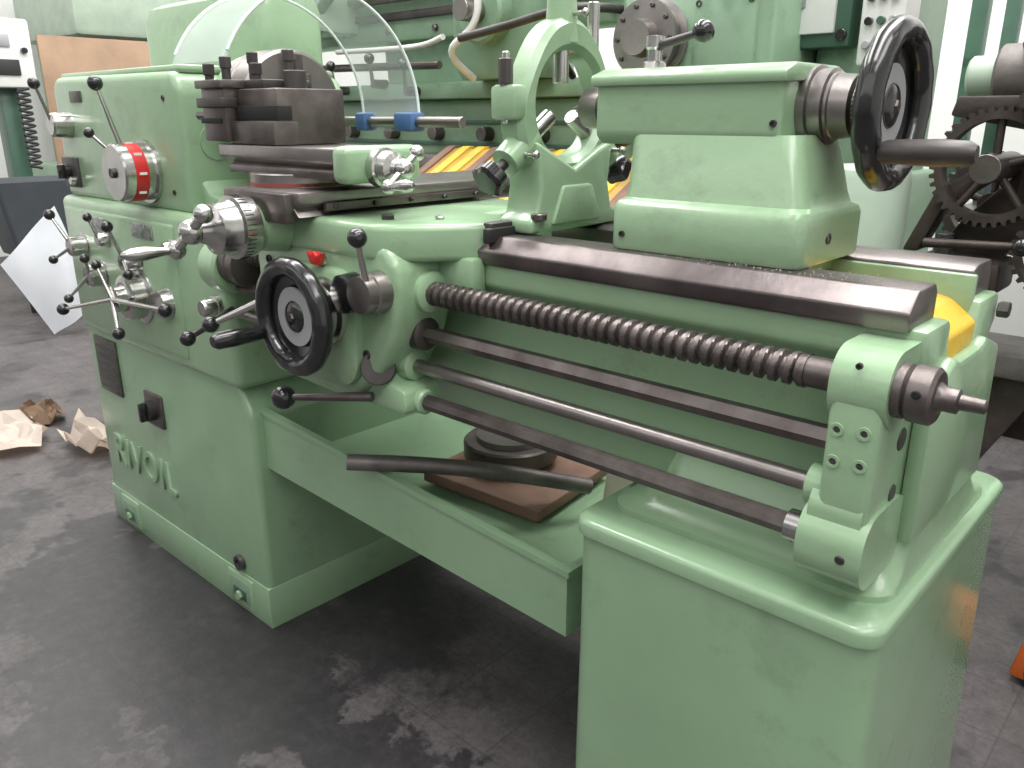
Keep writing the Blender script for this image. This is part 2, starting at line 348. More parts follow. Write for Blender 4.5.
# --- end bracket
loft('end_bracket_upper',[rr(.902,1.04,.958,1.050,.042,x,8,'x') for x in (-.334,-.329,-.275,-.268)],GREEN)
prism('end_bracket_web',[(.904,.80),(.904,1.0),(1.04,1.02),(1.04,.78)],'x',-.332,-.271,GREEN,.010,3)
loft('end_bracket_lower',[rr(.890,1.04,.754,.852,.042,x,8,'x') for x in (-.346,-.340,-.273,-.266)],GREEN)
loft('end_bracket_flare',[rr(.902,1.04,.80,.878,.03,x,8,'x') for x in (-.340,-.334,-.276)],GREEN)
loft('end_bracket_boss_mid',[rr(.912,.970,.838,.892,.026,x,6,'x') for x in (-.352,-.348,-.32)],GREEN)
for i,(x,z) in enumerate(((-.318,.955),(-.287,.957),(-.318,.915),(-.287,.917))):
    rev('bracket_boss_%d'%i,(x,.905,z),(0,-1,0),[(0,0),(0,.0085),(.003,.008),(.003,.0045),(.001,.004),(.001,0)],GREEN,n=20)
    cyl('bracket_boss_core_%d'%i,(x,.906,z),(x,.903,z),.0042,STEELD,n=10)
screw('bracket_screw',(-.302,.903,1.035),(0,-1,0),.004)
cyl('bracket_plug',(-.29,.894,.80),(-.29,.888,.80),.006,STEELD)
cyl('bracket_side_hole',(-.28,.99,.93),(-.2695,.99,.93),.015,STEELD)
cyl('bracket_side_hole_b',(-.28,.985,.86),(-.2695,.985,.86),.012,STEELD)
rev('leadscrew_collar',(-.270,LY,1.006),(1,0,0),[(0,0),(0,.032),(.012,.032),(.014,.029),(.018,.033),(.040,.033),(.044,.029),(.044,.018),(.05,.014),(.064,.014),(.066,.009),(.090,.008),(.092,.005),(.092,0)],STEEL,n=36)
cyl('leadscrew_collar_hole_shade',(-.241,.9085,1.014),(-.241,.905,1.014),.005,CAVSHADE)
rev('control_rod_nut',(-.371,.93,.804),(1,0,0),[(0,0),(0,.021),(.028,.021),(.028,0)],CHROME,n=20)
# --- saddle and apron
plan=[(-1.52,.862),(-1.12,.862),(-1.075,.885),(-.985,.985),(-.975,1.0),(-.975,1.10),(-1.10,1.13),(-1.10,1.22),(-1.02,1.235),(-1.02,1.345),(-1.60,1.345),(-1.60,1.10),(-1.66,1.06),(-1.66,.995),(-1.56,.99)]
prism('saddle_casting',plan,'z',1.062,1.126,GREEN,.012,3)
box('saddle_wiper',-.985,-.962,1.0,1.085,1.090,1.128,STEELD,.004)
box('saddle_wiper_felt',-.97,-.955,.985,1.08,1.095,1.12,RUBBER,.003)
prism('saddle_wing_lower',[(-1.08,1.0),(-.975,1.0),(-.975,1.07),(-1.08,1.07)],'y',.965,1.0,GREEN,.008)
cyl('saddle_clamp_screw',(-1.15,.93,1.124),(-1.15,.93,1.135),.012,STEELD,n=6)
cyl('saddle_oil_cup',(-1.08,.99,1.124),(-1.08,.99,1.132),.008,CHROME)
ap=[(-1.50,.83),(-1.46,.795),(-1.24,.785),(-1.19,.80),(-1.12,.86),(-1.075,.93),(-1.055,1.0),(-1.06,1.06),(-1.09,1.09),(-1.50,1.09)]
prism('apron_casting',ap,'y',.868,1.0,GREEN,.016,4)
loft('apron_gear_cover',[rr(-1.40,-1.16,.82,1.04,.06,y,8,'y') for y in (.87,.853)]+[rr(-1.39,-1.17,.83,1.03,.06,.846,8,'y')],GREEN)
rev('apron_rod_boss_a',(-1.06,LY,1.008),(1,0,0),[(-.05,0),(-.05,.04),(.012,.036),(.016,.03),(.016,0)],GREEN)
rev('apron_rod_boss_b',(-1.085,LY,.929),(1,0,0),[(-.05,0),(-.05,.034),(.018,.03),(.022,.024),(.022,0)],STEELD)
rev('apron_rod_boss_c',(-1.12,LY,.864),(1,0,0),[(-.05,0),(-.05,.032),(.02,.028),(.024,.022),(.024,0)],GREEN)
rev('apron_wheel_boss',(-1.235,.85,.962),(0,-1,0),[(-.02,0),(-.02,.065),(.015,.062),(.02,.054),(.024,.054),(.05,.054),(.052,.04),(.06,.04),(.06,0)],CHROME,n=44)
handwheel('apron_wheel',(-1.235,.775,.962),(0,-1,0),.106,math.radians(205),.10)
rev('apron_dial',(-1.105,.872,1.012),(0,-1,0),[(0,0),(0,.038),(.028,.036),(.03,.032),(.05,.032),(.052,0)],STEELB)
rev('apron_dial_black',(-1.16,.858,1.005),(0,-1,0),[(0,0),(0,.036),(.03,.034),(.034,.026),(.034,0)],BLACK)
lever('halfnut_lever',(-1.095,.835,1.02),(-1.082,.81,1.112),.0065,.0165)
cyl('red_button_stem',(-1.25,.86,1.05),(-1.25,.845,1.053),.010,CHROME)
prism('red_button',[(-1.262,1.045),(-1.238,1.045),(-1.228,1.068),(-1.242,1.062),(-1.25,1.070),(-1.258,1.062),(-1.272,1.068)],'y',.836,.85,RED,.002)
for i,(x,z) in enumerate(((-1.45,1.03),(-1.46,.90),(-1.42,.83),(-1.15,.89))): screw('apron_screw_%d'%i,(x,.868,z),(0,-1,0),.009)
rev('apron_oil_window',(-1.435,.868,.955),(0,-1,0),[(0,0),(0,.02),(.008,.018),(.008,0)],CHROME)
rev('apron_side_dial',(-1.44,.868,.87),(0,-1,0),[(0,0),(0,.028),(.02,.026),(.022,0)],LABELW)
lever('feed_engage_lever',(-1.455,.84,.945),(-1.53,.77,.90),.008,.017)
lever('clutch_lever',(-1.15,.875,.808),(-1.315,.79,.79),.0085,.0235,sm=STEEL)
prism('clutch_bracket',[(-1.18,.785),(-1.075,.785),(-1.07,.80),(-1.075,.83),(-1.12,.84),(-1.14,.87),(-1.2,.87),(-1.2,.80)],'y',.885,.975,GREEN,.008)
cyl('clutch_collar',(-1.11,.93,.804),(-1.06,.93,.804),.024,GREEN,c=.004)
cyl('clutch_disc',(-1.16,.905,.855),(-1.13,.875,.868),.032,STEELD)
# --- cross slide
prism('cross_slide',[(-1.515,1.126),(-1.275,1.126),(-1.29,1.142),(-1.27,1.15),(-1.27,1.17),(-1.51,1.17),(-1.51,1.15),(-1.50,1.142)],'y',.83,1.50,STEELB,.003)
box('cross_slide_front_cap',-1.50,-1.29,.812,.832,1.115,1.168,STEEL,.003)
rev('cross_screw_bracket',(-1.40,.865,1.105),(0,-1,0),[(0,0),(0,.055),(.05,.048),(.055,.04),(.07,.04),(.07,0)],GREEN)
rev('cross_dial',(-1.40,.80,1.105),(0,-1,0),[(0,0),(0,.056),(.012,.058),(.034,.058),(.036,.05),(.04,.047),(.07,.045),(.074,.036),(.085,.026),(.10,.02),(.10,0)],CHROME,n=60)
for k in range(40):
    a=k*2*PI/40; x=-1.40+.0583*math.cos(a); z=1.105+.0583*math.sin(a)
    box('cross_dial_tick_%d'%k,x-.0007,x+.0007,.768,.784,z-.0007,z+.0007,RUBBER,0)
ball('cross_crank_hub',(-1.40,.69,1.105),.023,CHROME)
cyl('cross_crank_arm',(-1.35,.69,1.14),(-1.455,.685,1.068),.009,CHROME)
ball('cross_crank_counter',(-1.35,.69,1.14),.017,CHROME)
ball('cross_crank_end',(-1.457,.685,1.067),.017,CHROME)
rev('cross_crank_handle',(-1.457,.675,1.067),(-.1,-1,0),[(0,0),(0,.006),(.015,.008),(.05,.013),(.07,.0115),(.085,.006),(.09,0)],CHROME,n=20)
box('cross_gib_screw_plate',-1.272,-1.262,.88,1.3,1.135,1.150,STEEL,.001)
for k in range(5): cyl('gib_screw_%d'%k,(-1.264,.9+k*.09,1.143),(-1.255,.9+k*.09,1.143),.005,BLACK,n=6)
# --- compound slide
cyl('swivel_base',(-1.44,.95,1.168),(-1.44,.95,1.195),.098,STEELB,n=56)
rev('swivel_ring',(-1.44,.95,1.172),(0,0,1),[(0,.096),(0,.0995),(.006,.0995),(.006,.096)],BRICK,n=56)
prism('compound_base',[(.885,1.19),(1.04,1.19),(1.04,1.205),(1.025,1.215),(.90,1.215),(.885,1.205)],'x',-1.60,-1.21,STEEL,.003)
prism('compound_top',[(.90,1.208),(.882,1.222),(.882,1.245),(1.045,1.245),(1.045,1.222),(1.028,1.208)],'x',-1.63,-1.23,STEELB,.003)
box('compound_end',-1.235,-1.19,.875,1.05,1.185,1.250,GREEN,.014,seg=3)
rev('compound_dial',(-1.192,.95,1.212),(1,0,0),[(0,0),(0,.034),(.022,.035),(.024,.030),(.045,.028),(.05,.018),(.06,.015),(.06,0)],CHROME,n=40)
ball('compound_crank_hub',(-1.123,.95,1.212),.018,CHROME)
cyl('compound_crank_arm',(-1.123,.98,1.238),(-1.123,.915,1.185),.007,CHROME)
ball('compound_crank_ball',(-1.123,.98,1.238),.014,CHROME)
ball('compound_crank_end',(-1.123,.912,1.184),.013,CHROME)
rev('compound_crank_handle',(-1.117,.912,1.184),(1,0,.1),[(0,0),(0,.006),(.035,.011),(.05,.010),(.06,.005),(.062,0)],CHROME,n=18)
# --- tool post
box('toolpost_block',-1.565,-1.425,.90,1.055,1.246,1.350,STEEL,.004)
box('toolpost_slot_shade',-1.568,-1.423,.897,.93,1.292,1.318,CAVSHADE,.001)  # solid dark strip painted as slot shade
box('toolpost_lower_jaw',-1.585,-1.42,.885,.94,1.246,1.290,STEEL,.003)
box('tool_holder',-1.665,-1.575,.875,1.0,1.25,1.355,STEEL,.004)
for k in range(2): box('holder_groove_shade_%d'%k,-1.668,-1.59,.871,.90,1.285+k*.034,1.295+k*.034,CAVSHADE,.001)
box('holder_plate_a',-1.67,-1.57,.865,.94,1.315,1.335,STEELD,.003)
box('holder_plate_b',-1.67,-1.565,.865,.96,1.352,1.368,STEEL,.003)
box('clamp_plate',-1.63,-1.50,.92,1.03,1.350,1.368,STEELD,.003)
for i,(x,y) in enumerate(((-1.65,.89),(-1.60,.90),(-1.615,.97),(-1.555,.94),(-1.54,1.01),(-1.50,.98))):
    h=1.396+.012*(i%3)
    cyl('clamp_bolt_%d'%i,(x,y,1.35),(x,y,h),.009,STEELD,n=14); cyl('clamp_bolt_head_%d'%i,(x,y,h-.018),(x,y,h+.004),.013,STEELD,n=6)
cyl('toolpost_stud',(-1.48,.98,1.35),(-1.48,.98,1.385),.022,STEELD)
cyl('cutting_bit',(-1.66,.89,1.30),(-1.71,.89,1.30),.009,STEEL,n=6)
# --- chuck guard
def guard():
    bm=bmesh.new(); cy,cz=1.17,1.30; N=48; rings=[]
    for i in range(N+1):
        a=math.radians(-8+165*i/N); r0,r1=.268,.274
        rings.append([bm.verts.new((x,cy+r*math.cos(a),cz+r*math.sin(a))) for x,r in ((-1.86,r0),(-1.86,r1),(-1.64,r1),(-1.64,r0))])
    for A,B in zip(rings,rings[1:]):
        for j in range(4): bm.faces.new((A[j],A[(j+1)%4],B[(j+1)%4],B[j]))
    bm.faces.new(rings[0]); bm.faces.new(rings[-1][::-1]); fin(bm,'chuck_guard_shield',ACR,ang=30)
guard()
for xx in (-1.865,-1.64):
    pts=[(xx,1.17+.272*math.cos(math.radians(a)),1.30+.272*math.sin(math.radians(a))) for a in range(-8,160,8)]
    tube('chuck_guard_edge',pts,.0036,ACRE,n=8,k=3)
cyl('guard_rod',(-1.93,1.43,1.285),(-1.47,1.43,1.285),.013,STEELB)
box('guard_clamp',-1.70,-1.63,1.405,1.455,1.262,1.308,BLUE,.008)
box('guard_clamp_b',-1.86,-1.82,1.405,1.455,1.262,1.308,BLUE,.008)
# --- tailstock
loft('tailstock_base',[rr(-.744,-.442,1.035,1.245,.02,1.107),rr(-.746,-.440,1.033,1.247,.02,1.112),rr(-.746,-.440,1.033,1.247,.02,1.168),rr(-.743,-.443,1.039,1.242,.02,1.178),
   rr(-.740,-.450,1.052,1.235,.026,1.183),rr(-.739,-.455,1.056,1.232,.026,1.198),rr(-.742,-.468,1.066,1.230,.026,1.245),rr(-.75,-.480,1.080,1.23,.025,1.275)],GREEN)
prism('tailstock_keel',[(1.095,1.08),(1.095,1.12),(1.23,1.12),(1.23,1.08)],'x',-.72,-.47,GREEN,.005)
prism('tailstock_barrel',[(1.09,1.258),(1.078,1.272),(1.078,1.350),(1.095,1.366),(1.235,1.366),(1.258,1.34),(1.258,1.275),(1.245,1.258)],'x',-.812,-.505,GREEN,.008,4)
prism('tailstock_barrel_rib',[(1.070,1.342),(1.070,1.358),(1.10,1.368),(1.24,1.368),(1.262,1.350)],'x',-.818,-.498,GREEN,.005)
rev('tailstock_end_cap',(-.505,SY,SZ),(1,0,0),[(0,0),(0,.055),(.012,.055),(.014,.052),(.014,0)],STEELB,n=40)
rev('tailstock_dial',(-.491,SY,SZ),(1,0,0),[(0,0),(0,.050),(.018,.050),(.02,.045),(.024,.045),(.026,.043),(.05,.041),(.052,.03),(.095,.028),(.095,0)],STEELB,n=48)
handwheel('tailstock_wheel',(-.394,SY,SZ),(1,0,0),.109,math.radians(217),.112,hm=STEELD)
screw('tailstock_bolt_a',(-.515,1.078,1.29),(0,-1,0),.005); screw('tailstock_bolt_b',(-.72,1.033,1.13),(0,-1,0),.005)
screw('tailstock_bolt_c',(-.441,1.12,1.14),(1,0,0),.008)
rev('tailstock_quill',(-.812,SY,SZ),(-1,0,0),[(0,0),(0,.032),(.022,.032),(.024,.024),(.045,.024),(.045,.033),(.08,.033),(.082,.028),(.085,.012),(.12,0)],STEELB,n=36)
rev('quill_lock_post',(-.755,1.15,1.366),(0,0,1),[(0,0),(0,.02),(.012,.018),(.014,.012),(.03,.012),(.034,.016),(.05,.015),(.052,0)],CHROME)
lever('quill_lock_lever',(-.755,1.15,1.400),(-.66,1.13,1.416),.007,.0165,sm=STEELD)
bm=bmesh.new()
for i in range(240):
    x=random.gauss(-.50,.10); y=random.uniform(1.015,1.07) if random.random()<.8 else random.uniform(1.0,1.08); s=random.uniform(.0006,.0016)
    if x>-.29 or x<-.9: continue
    bmesh.ops.create_cube(bm,size=s,matrix=Matrix.Translation((x,y,1.1065)))
fin(bm,'metal_chips',CHIP,smooth=False)
# ================================================================ STEADY REST
top('steady_rest')
X0,X1=-.985,-.930
RZ=1.318
bm=bmesh.new(); N=72; rings=[]
for i in range(N):
    a=2*PI*i/N; r1=.130+.010*math.cos(3*(a-PI/2)); r0=.088
    rings.append([bm.verts.new((x,SY+r*math.cos(a),RZ+r*math.sin(a))) for x,r in ((X0+.012,r0),(X0,r0+.01),(X0,r1-.010),(X0+.010,r1),(X1-.010,r1),(X1,r1-.010),(X1,r0+.01),(X1-.012,r0))])
for i in range(N):
    A=rings[i];B=rings[(i+1)%N]
    for j in range(8): bm.faces.new((A[j],A[(j+1)%8],B[(j+1)%8],B[j]))
fin(bm,'ring_casting',GREEN,ang=30)
xm=(X0+X1)/2
prism('base_casting',[(1.05,1.107),(1.05,1.13),(1.068,1.14),(1.078,1.185),(1.068,1.26),(1.10,1.245),(1.17,1.212),(1.24,1.245),(1.278,1.26),(1.268,1.185),(1.28,1.14),(1.325,1.13),(1.325,1.107)],'x',X0-.012,X1+.012,GREEN,.008,3)
prism('base_rib',[(1.10,1.12),(1.13,1.185),(1.21,1.185),(1.24,1.12)],'x',X1+.006,X1+.020,GREEN,.006)
cyl('base_bolt_washer',(X1+.012,1.07,1.13),(X1+.012,1.07,1.142),.014,STEEL)
for k,aa in enumerate((90,213,327)):
    a=math.radians(aa); d=Vector((0,math.cos(a),math.sin(a))); c=Vector((xm,SY,RZ))
    rev('arm_boss_%d'%k,c+d*.100,d,[(0,0),(0,.030),(.04,.027),(.07,.025),(.072,.020),(.072,0)],GREEN)
    cyl('arm_quill_%d'%k,c+d*.035,c+d*.12,.014,CHROME)
    cyl('arm_screw_%d'%k,c+d*.165,c+d*.205,.009,STEELD)
    rev('arm_knob_%d'%k,c+d*.195,d,[(0,0),(0,.014),(.006,.026),(.026,.028),(.032,.022),(.032,0)],BLACK,n=40,mod=lambda t:1+.09*math.cos(5*t))
    lever('arm_lock_%d'%k,c+d*.145+Vector((.024,0,0)),c+d*.145+Vector((.05,0,.0)),.004,.007,bm_=CHROME)
cyl('hinge_pin',(X0-.012,SY+.135,RZ),(X1+.012,SY+.135,RZ),.017,GREEN)
box('clasp_lug',X0,X1,1.020,1.055,RZ-.025,RZ+.03,GREEN,.008)
cyl('swing_bolt',(xm,1.03,RZ-.03),(xm,1.03,RZ+.08),.006,CHROME)
cyl('swing_nut',(xm,1.03,RZ+.03),(xm,1.03,RZ+.07),.012,STEELD,n=8)
cyl('top_bolt',(xm+.01,1.245,RZ+.08),(xm+.01,1.245,RZ+.17),.011,CHROME)
# ================================================================ things on tray
top('lathe_faceplate')
rev('plate',(-1.25,1.36,.505),(0,0,1),[(0,0),(0,.10),(.01,.115),(.045,.115),(.05,.11),(.05,.035),(.02,.03),(.02,0)],STEEL,n=48)
rev('rim_band',(-1.25,1.36,.556),(0,0,1),[(0,.035),(0,.085),(.012,.083),(.012,.035)],STEELB,n=48)
box('wood_plank',-1.38,-1.05,1.19,1.50,.464,.492,WOOD,.004,parent=None,rot=Matrix.Rotation(.12,3,'Z')@Matrix.Rotation(.038,3,'Y'))
box('cardboard_piece',-1.0,-.80,1.42,1.43,.445,.66,CARDL,.002,parent=None,rot=Matrix.Rotation(-.2,3,'X'))
tube('steel_bar',[(-1.315,.925,.612),(-1.22,1.03,.600),(-1.13,1.13,.582),(-1.05,1.235,.552),(-.985,1.33,.520)],.0175,BAR,n=20,parent=None)
# ================================================================ BACKGROUND
top('planer_machine')
prism('bed',[(2.25,0),(2.25,.85),(2.20,.92),(2.20,1.10),(2.30,1.14),(2.9,1.14),(2.9,0)],'x',-4.3,-.80,GREENB,.02)
for k in range(8):
    x=-4.1+k*.4
    box('bed_recess_%d'%k,x,x+.26,2.235,2.26,.25,.75,GREEND,.02)
box('bed_way_front',-4.3,-.80,2.19,2.30,1.10,1.16,STEELB,.006)
box('bed_way_groove',-4.3,-.80,2.185,2.2,1.0,1.03,STEELD,.004)
box('table',-4.1,-1.4,2.30,2.85,1.14,1.36,GREENB,.015)
box('table_slot_a',-4.1,-1.4,2.292,2.31,1.19,1.205,GREEND,.002)
box('table_slot_b',-4.1,-1.4,2.292,2.31,1.27,1.285,GREEND,.002)
box('table_ledge',-4.1,-1.4,2.24,2.85,1.36,1.42,GREENB,.01)
for k in range(7):
    cyl('roller_%d'%k,(-3.3+k*.27,2.25,1.235),(-3.3+k*.27,2.30,1.235),.026,STEEL)
prism('column',[(-2.85,1.14),(-2.35,1.14),(-2.30,1.9),(-2.30,3.0),(-2.95,3.0),(-2.95,1.9)],'y',2.36,2.95,GREENB,.03)
box('cross_rail',-4.4,-1.4,2.30,2.44,1.58,1.80,GREENB,.02)
box('cross_rail_groove',-4.4,-1.4,2.285,2.31,1.66,1.69,STEELD,.005)
for k in range(9): cyl('cross_rail_bolt_%d'%k,(-3.9+k*.28,2.285,1.62),(-3.9+k*.28,2.305,1.62),.013,STEEL,n=6)
cyl('cross_rail_screw',(-4.3,2.27,1.74),(-1.4,2.27,1.74),.02,STEELB)
box('feed_motor_box',-3.25,-2.98,2.10,2.32,1.62,1.86,GREENP,.02)
box('feed_motor_plate',-3.20,-3.05,2.09,2.11,1.68,1.76,LABELW,.002)
loft('tool_head',[rr(-2.2,-1.85,2.12,2.32,.04,1.42),rr(-2.22,-1.83,2.10,2.32,.04,1.47),rr(-2.22,-1.83,2.10,2.32,.04,1.95),rr(-2.2,-1.85,2.12,2.32,.04,2.0)],GREENB)
cyl('tool_head_flange',(-2.02,2.04,1.62),(-2.02,2.12,1.62),.10,GREENB,c=.01)
cyl('tool_head_shaft',(-2.02,1.96,1.62),(-2.02,2.05,1.62),.035,STEELB)
tube('shift_bar',[(-1.98,1.92,1.53),(-1.80,1.93,1.553),(-1.60,1.95,1.585),(-1.52,2.02,1.59),(-1.50,2.20,1.59)],.013,STEELD)
loft('drive_housing',[rr(-1.50,-1.03,2.08,2.75,.05,1.14),rr(-1.50,-1.03,2.08,2.75,.05,1.72),rr(-1.46,-1.07,2.12,2.71,.05,1.78)],GREENB)
box('drive_housing_cover',-1.24,-1.06,2.065,2.09,1.20,1.62,GREENB,.012)
for x in (-1.225,-1.075):
    for z in (1.24,1.41,1.58): screw('cover_screw',(x,2.066,z),(0,-1,0),.009)
rev('drive_pulley',(-1.36,2.08,1.50),(0,-1,0),[(0,0),(0,.10),(.012,.105),(.018,.088),(.05,.085),(.055,.10),(.068,.10),(.07,.05),(.11,.045),(.11,0)],STEELB,n=44)
for k in range(10):
    a=k*2*PI/10; cyl('pulley_bolt_%d'%k,(-1.36+.085*math.cos(a),2.005,1.50+.085*math.sin(a)),(-1.36+.085*math.cos(a),2.02,1.50+.085*math.sin(a)),.007,STEELD,n=6)
tube('hose_a',[(-3.4,2.22,1.42),(-3.2,2.1,1.55),(-2.9,2.15,1.8),(-2.7,2.25,2.2)],.022,GREEND)
tube('hose_b',[(-2.1,2.1,1.42),(-2.08,1.98,1.5),(-1.98,2.0,1.62),(-2.0,2.0,2.0)],.012,WHITE)
tube('hose_c',[(-1.75,2.2,1.42),(-1.7,2.05,1.55),(-1.62,2.05,1.8),(-1.6,2.2,2.2)],.012,BLACK)
tube('hose_d',[(-1.55,2.2,1.42),(-1.56,2.06,1.36),(-1.53,2.03,1.25),(-1.46,2.04,1.22),(-1.40,2.07,1.24)],.010,BLACK)
tube('hose_e',[(-1.20,2.05,1.66),(-1.16,2.0,1.60),(-1.08,2.02,1.63),(-1.02,2.1,1.75),(-1.0,2.2,2.0)],.009,BLUE)
tube('pipe_run',[(-3.9,2.22,1.50),(-3.1,2.22,1.49),(-2.4,2.22,1.48)],.015,STEEL)
tube('pipe_run_b',[(-3.0,2.2,1.55),(-2.5,2.18,1.545),(-2.25,2.1,1.56)],.010,WHITE)
for i,(x,z) in enumerate(((-2.75,1.42),(-2.55,1.39),(-3.0,1.4))):
    cyl('rail_knob_%d'%i,(x,2.18,z),(x,2.25,z),.018,STEEL); lever('rail_lever_%d'%i,(x,2.18,z),(x+.06,2.12,z+.09),.008,.02)
prism('way_cover',[(1.80,1.01),(1.80,1.03),(2.10,1.19),(2.20,1.19),(2.20,1.0)],'x',-2.25,-1.22,YELD,.006)
for i in range(14):
    x=-2.24+i*.074
    prism('way_cover_fold_%d'%i,[(1.795,1.02),(1.795,1.036),(2.10,1.198),(2.13,1.198),(2.10,1.18)],'x',x,x+.04,YEL if i%3 else WOOD,.004)
box('way_cover_support',-2.2,-1.28,1.9,2.24,0,1.01,GREEND,.01)
top('electrical_cabinet')
box('enclosure',-1.02,-.84,2.35,2.85,.0,2.3,GREENB,.015)
box('enclosure_wing',-1.35,-1.0,2.80,3.2,.0,2.3,GREENB,.015)
box('door',-1.0,-.86,2.335,2.36,.3,2.25,GREENB,.01)
box('panel_frame',-1.20,-.90,2.27,2.345,1.47,1.95,GREEND,.008)
box('panel_face',-1.17,-.94,2.26,2.28,1.505,1.92,WHITE,.004)
box('panel_screen',-1.12,-1.02,2.255,2.265,1.57,1.64,GREY,.002)
cyl('door_knob',(-.92,2.26,1.50),(-.92,2.28,1.50),.014,BLACK)
tube('panel_cable',[(-1.05,2.29,1.48),(-1.04,2.22,1.40),(-.98,2.25,1.30),(-.95,2.33,1.2)],.010,BLACK)
box('button_housing',-.87,-.76,2.25,2.36,1.42,1.80,WHITE,.01)
for i in range(3):
    for j in range(5):
        cyl('button_%d_%d'%(i,j),(-.845+i*.03,2.238,1.47+j*.055),(-.845+i*.03,2.252,1.47+j*.055),.010,[GREY,BLACK,GREEND][(i+j)%3])
box('button_housing_post',-.86,-.78,2.30,2.36,.0,1.43,GREENB,.01)
top('coolant_tank')
rev('drum',(-.72,2.05,0),(0,0,1),[(0,0),(0,.09),(1.16,.09),(1.18,.085),(1.19,.07),(1.19,0)],GREENP,n=40)
rev('cap',(-.72,2.05,1.19),(0,0,1),[(0,0),(0,.03),(.03,.025),(.03,0)],STEEL)
# geared machine right
top('geared_bending_machine')
prism('side_frame',[(-.60,0),(-.50,0),(-.46,.80),(-.43,1.00),(-.34,1.06),(-.30,1.3),(-.38,1.46),(-.34,1.50),(-.22,1.35),(-.2,1.0),(-.15,0),(.1,0),(.1,1.5),(0,1.62),(-.36,1.56),(-.47,1.45),(-.42,1.30),(-.43,1.18),(-.52,1.08),(-.56,1.02)],'y',2.12,2.18,RUST,.008)
prism('curved_arm',[(-.625,1.0),(-.59,1.0),(-.55,1.10),(-.47,1.16),(-.48,1.20),(-.57,1.14)],'y',2.04,2.11,RUST,.006)
prism('upper_bridge',[(-.56,1.30),(-.40,1.27),(-.2,1.30),(-.2,1.36),(-.42,1.34),(-.55,1.34)],'y',2.02,2.11,RUST,.006)
cyl('roll_upper',(-.52,2.2,1.385),(.1,2.2,1.385),.068,BAR,c=.006)
cyl('roll_hub',(-.58,2.2,1.385),(-.50,2.2,1.385),.045,GREENP,c=.006)
cyl('roll_lower',(-.42,2.3,1.16),(.1,2.3,1.16),.06,RUST)
gear('bull_gear',(-.455,2.0,1.195),'y',.125,40,.04,RUST,depth=.08,band=2.6)
gear('pinion_gear',(-.37,1.98,1.34),'y',.055,18,.05,RUST)
gear('idler_gear',(-.30,1.97,1.03),'y',.09,26,.05,RUST)
gear('rear_gear',(-.50,2.24,1.10),'y',.12,32,.04,RUST,depth=.08,band=3)
cyl('gear_shaft',(-.455,1.94,1.195),(-.455,2.15,1.195),.03,STEEL)
cyl('pinion_shaft',(-.37,1.94,1.34),(-.37,2.15,1.34),.02,STEEL)
cyl('idler_shaft',(-.30,1.94,1.03),(-.30,2.15,1.03),.02,STEEL)
lever('crank_lever',(-.56,1.98,1.03),(-.36,1.94,1.045),.010,.02,sm=RUST)
box('bearing_block',-.58,-.40,1.97,2.12,.93,1.0,RUST,.012)
cyl('grease_cup',(-.53,2.02,1.0),(-.53,2.02,1.05),.018,STEELD)
box('lower_beam',-.55,.1,2.18,2.3,.55,.72,RUST,.015)
box('lower_table',-.50,.1,2.02,2.12,.74,.80,BAR,.01)
prism('lower_strut',[(-.58,.30),(-.50,.30),(-.28,.74),(-.38,.74)],'y',2.06,2.11,RUST,.006)
top('orange_pallet_jack')
prism('fork',[(-.235,.02),(-.10,.02),(-.10,.19),(-.21,.17)],'y',2.02,2.10,ORANGE,.01)
cyl('wheel',(-.16,2.02,.045),(-.16,2.10,.045),.045,RUBBER)
# ---- left area
top('grey_bin')
def binm(x0,x1,y0,y1,z0,z1,t):
    bm=bmesh.new()
    o0=rr(x0+t,x1-t,y0+t,y1-t,.03,z0); o1=rr(x0,x1,y0,y1,.03,z1); i1=rr(x0+.01,x1-.01,y0+.01,y1-.01,.025,z1); i0=rr(x0+t+.01,x1-t-.01,y0+t+.01,y1-t-.01,.02,z0+.01)
    R=[[bm.verts.new(p) for p in r] for r in (o0,o1,i1,i0)]; n=len(R[0])
    for A,B in zip(R,R[1:]):
        for i in range(n): bm.faces.new((A[i],A[(i+1)%n],B[(i+1)%n],B[i]))
    bm.faces.new(R[0][::-1]); bm.faces.new(R[-1]); fin(bm,'tub',GBIN)
binm(-6.4,-5.85,1.65,2.28,.42,.90,.10)
for x in (-6.2,-6.05):
    for y in (1.85,2.0): cyl('leg',(x,y,0),(x,y,.43),.02,RUBBER)
box('cardboard_sheet',-6.90,-6.88,2.40,4.0,.0,1.86,CARD,.001,parent=None)
top('standing_control_unit')
box('case',-6.80,-6.48,1.78,2.22,1.48,1.92,WHITE,.02)
box('front_panel',-6.485,-6.465,1.9,2.12,1.56,1.66,RUBBER,.004)
box('front_window',-6.485,-6.465,1.95,2.08,1.74,1.82,GREY,.004)
cyl('panel_knob',(-6.48,2.16,1.72),(-6.45,2.16,1.72),.02,BLACK)
box('base_post',-6.74,-6.58,2.0,2.12,0,1.50,GREEND,.01)
tube('coiled_cable',[(-6.5,2.12+.04*math.cos(i*1.3),1.48-.0085*i) for i in range(64)],.011,RUBBER,n=6,k=2)
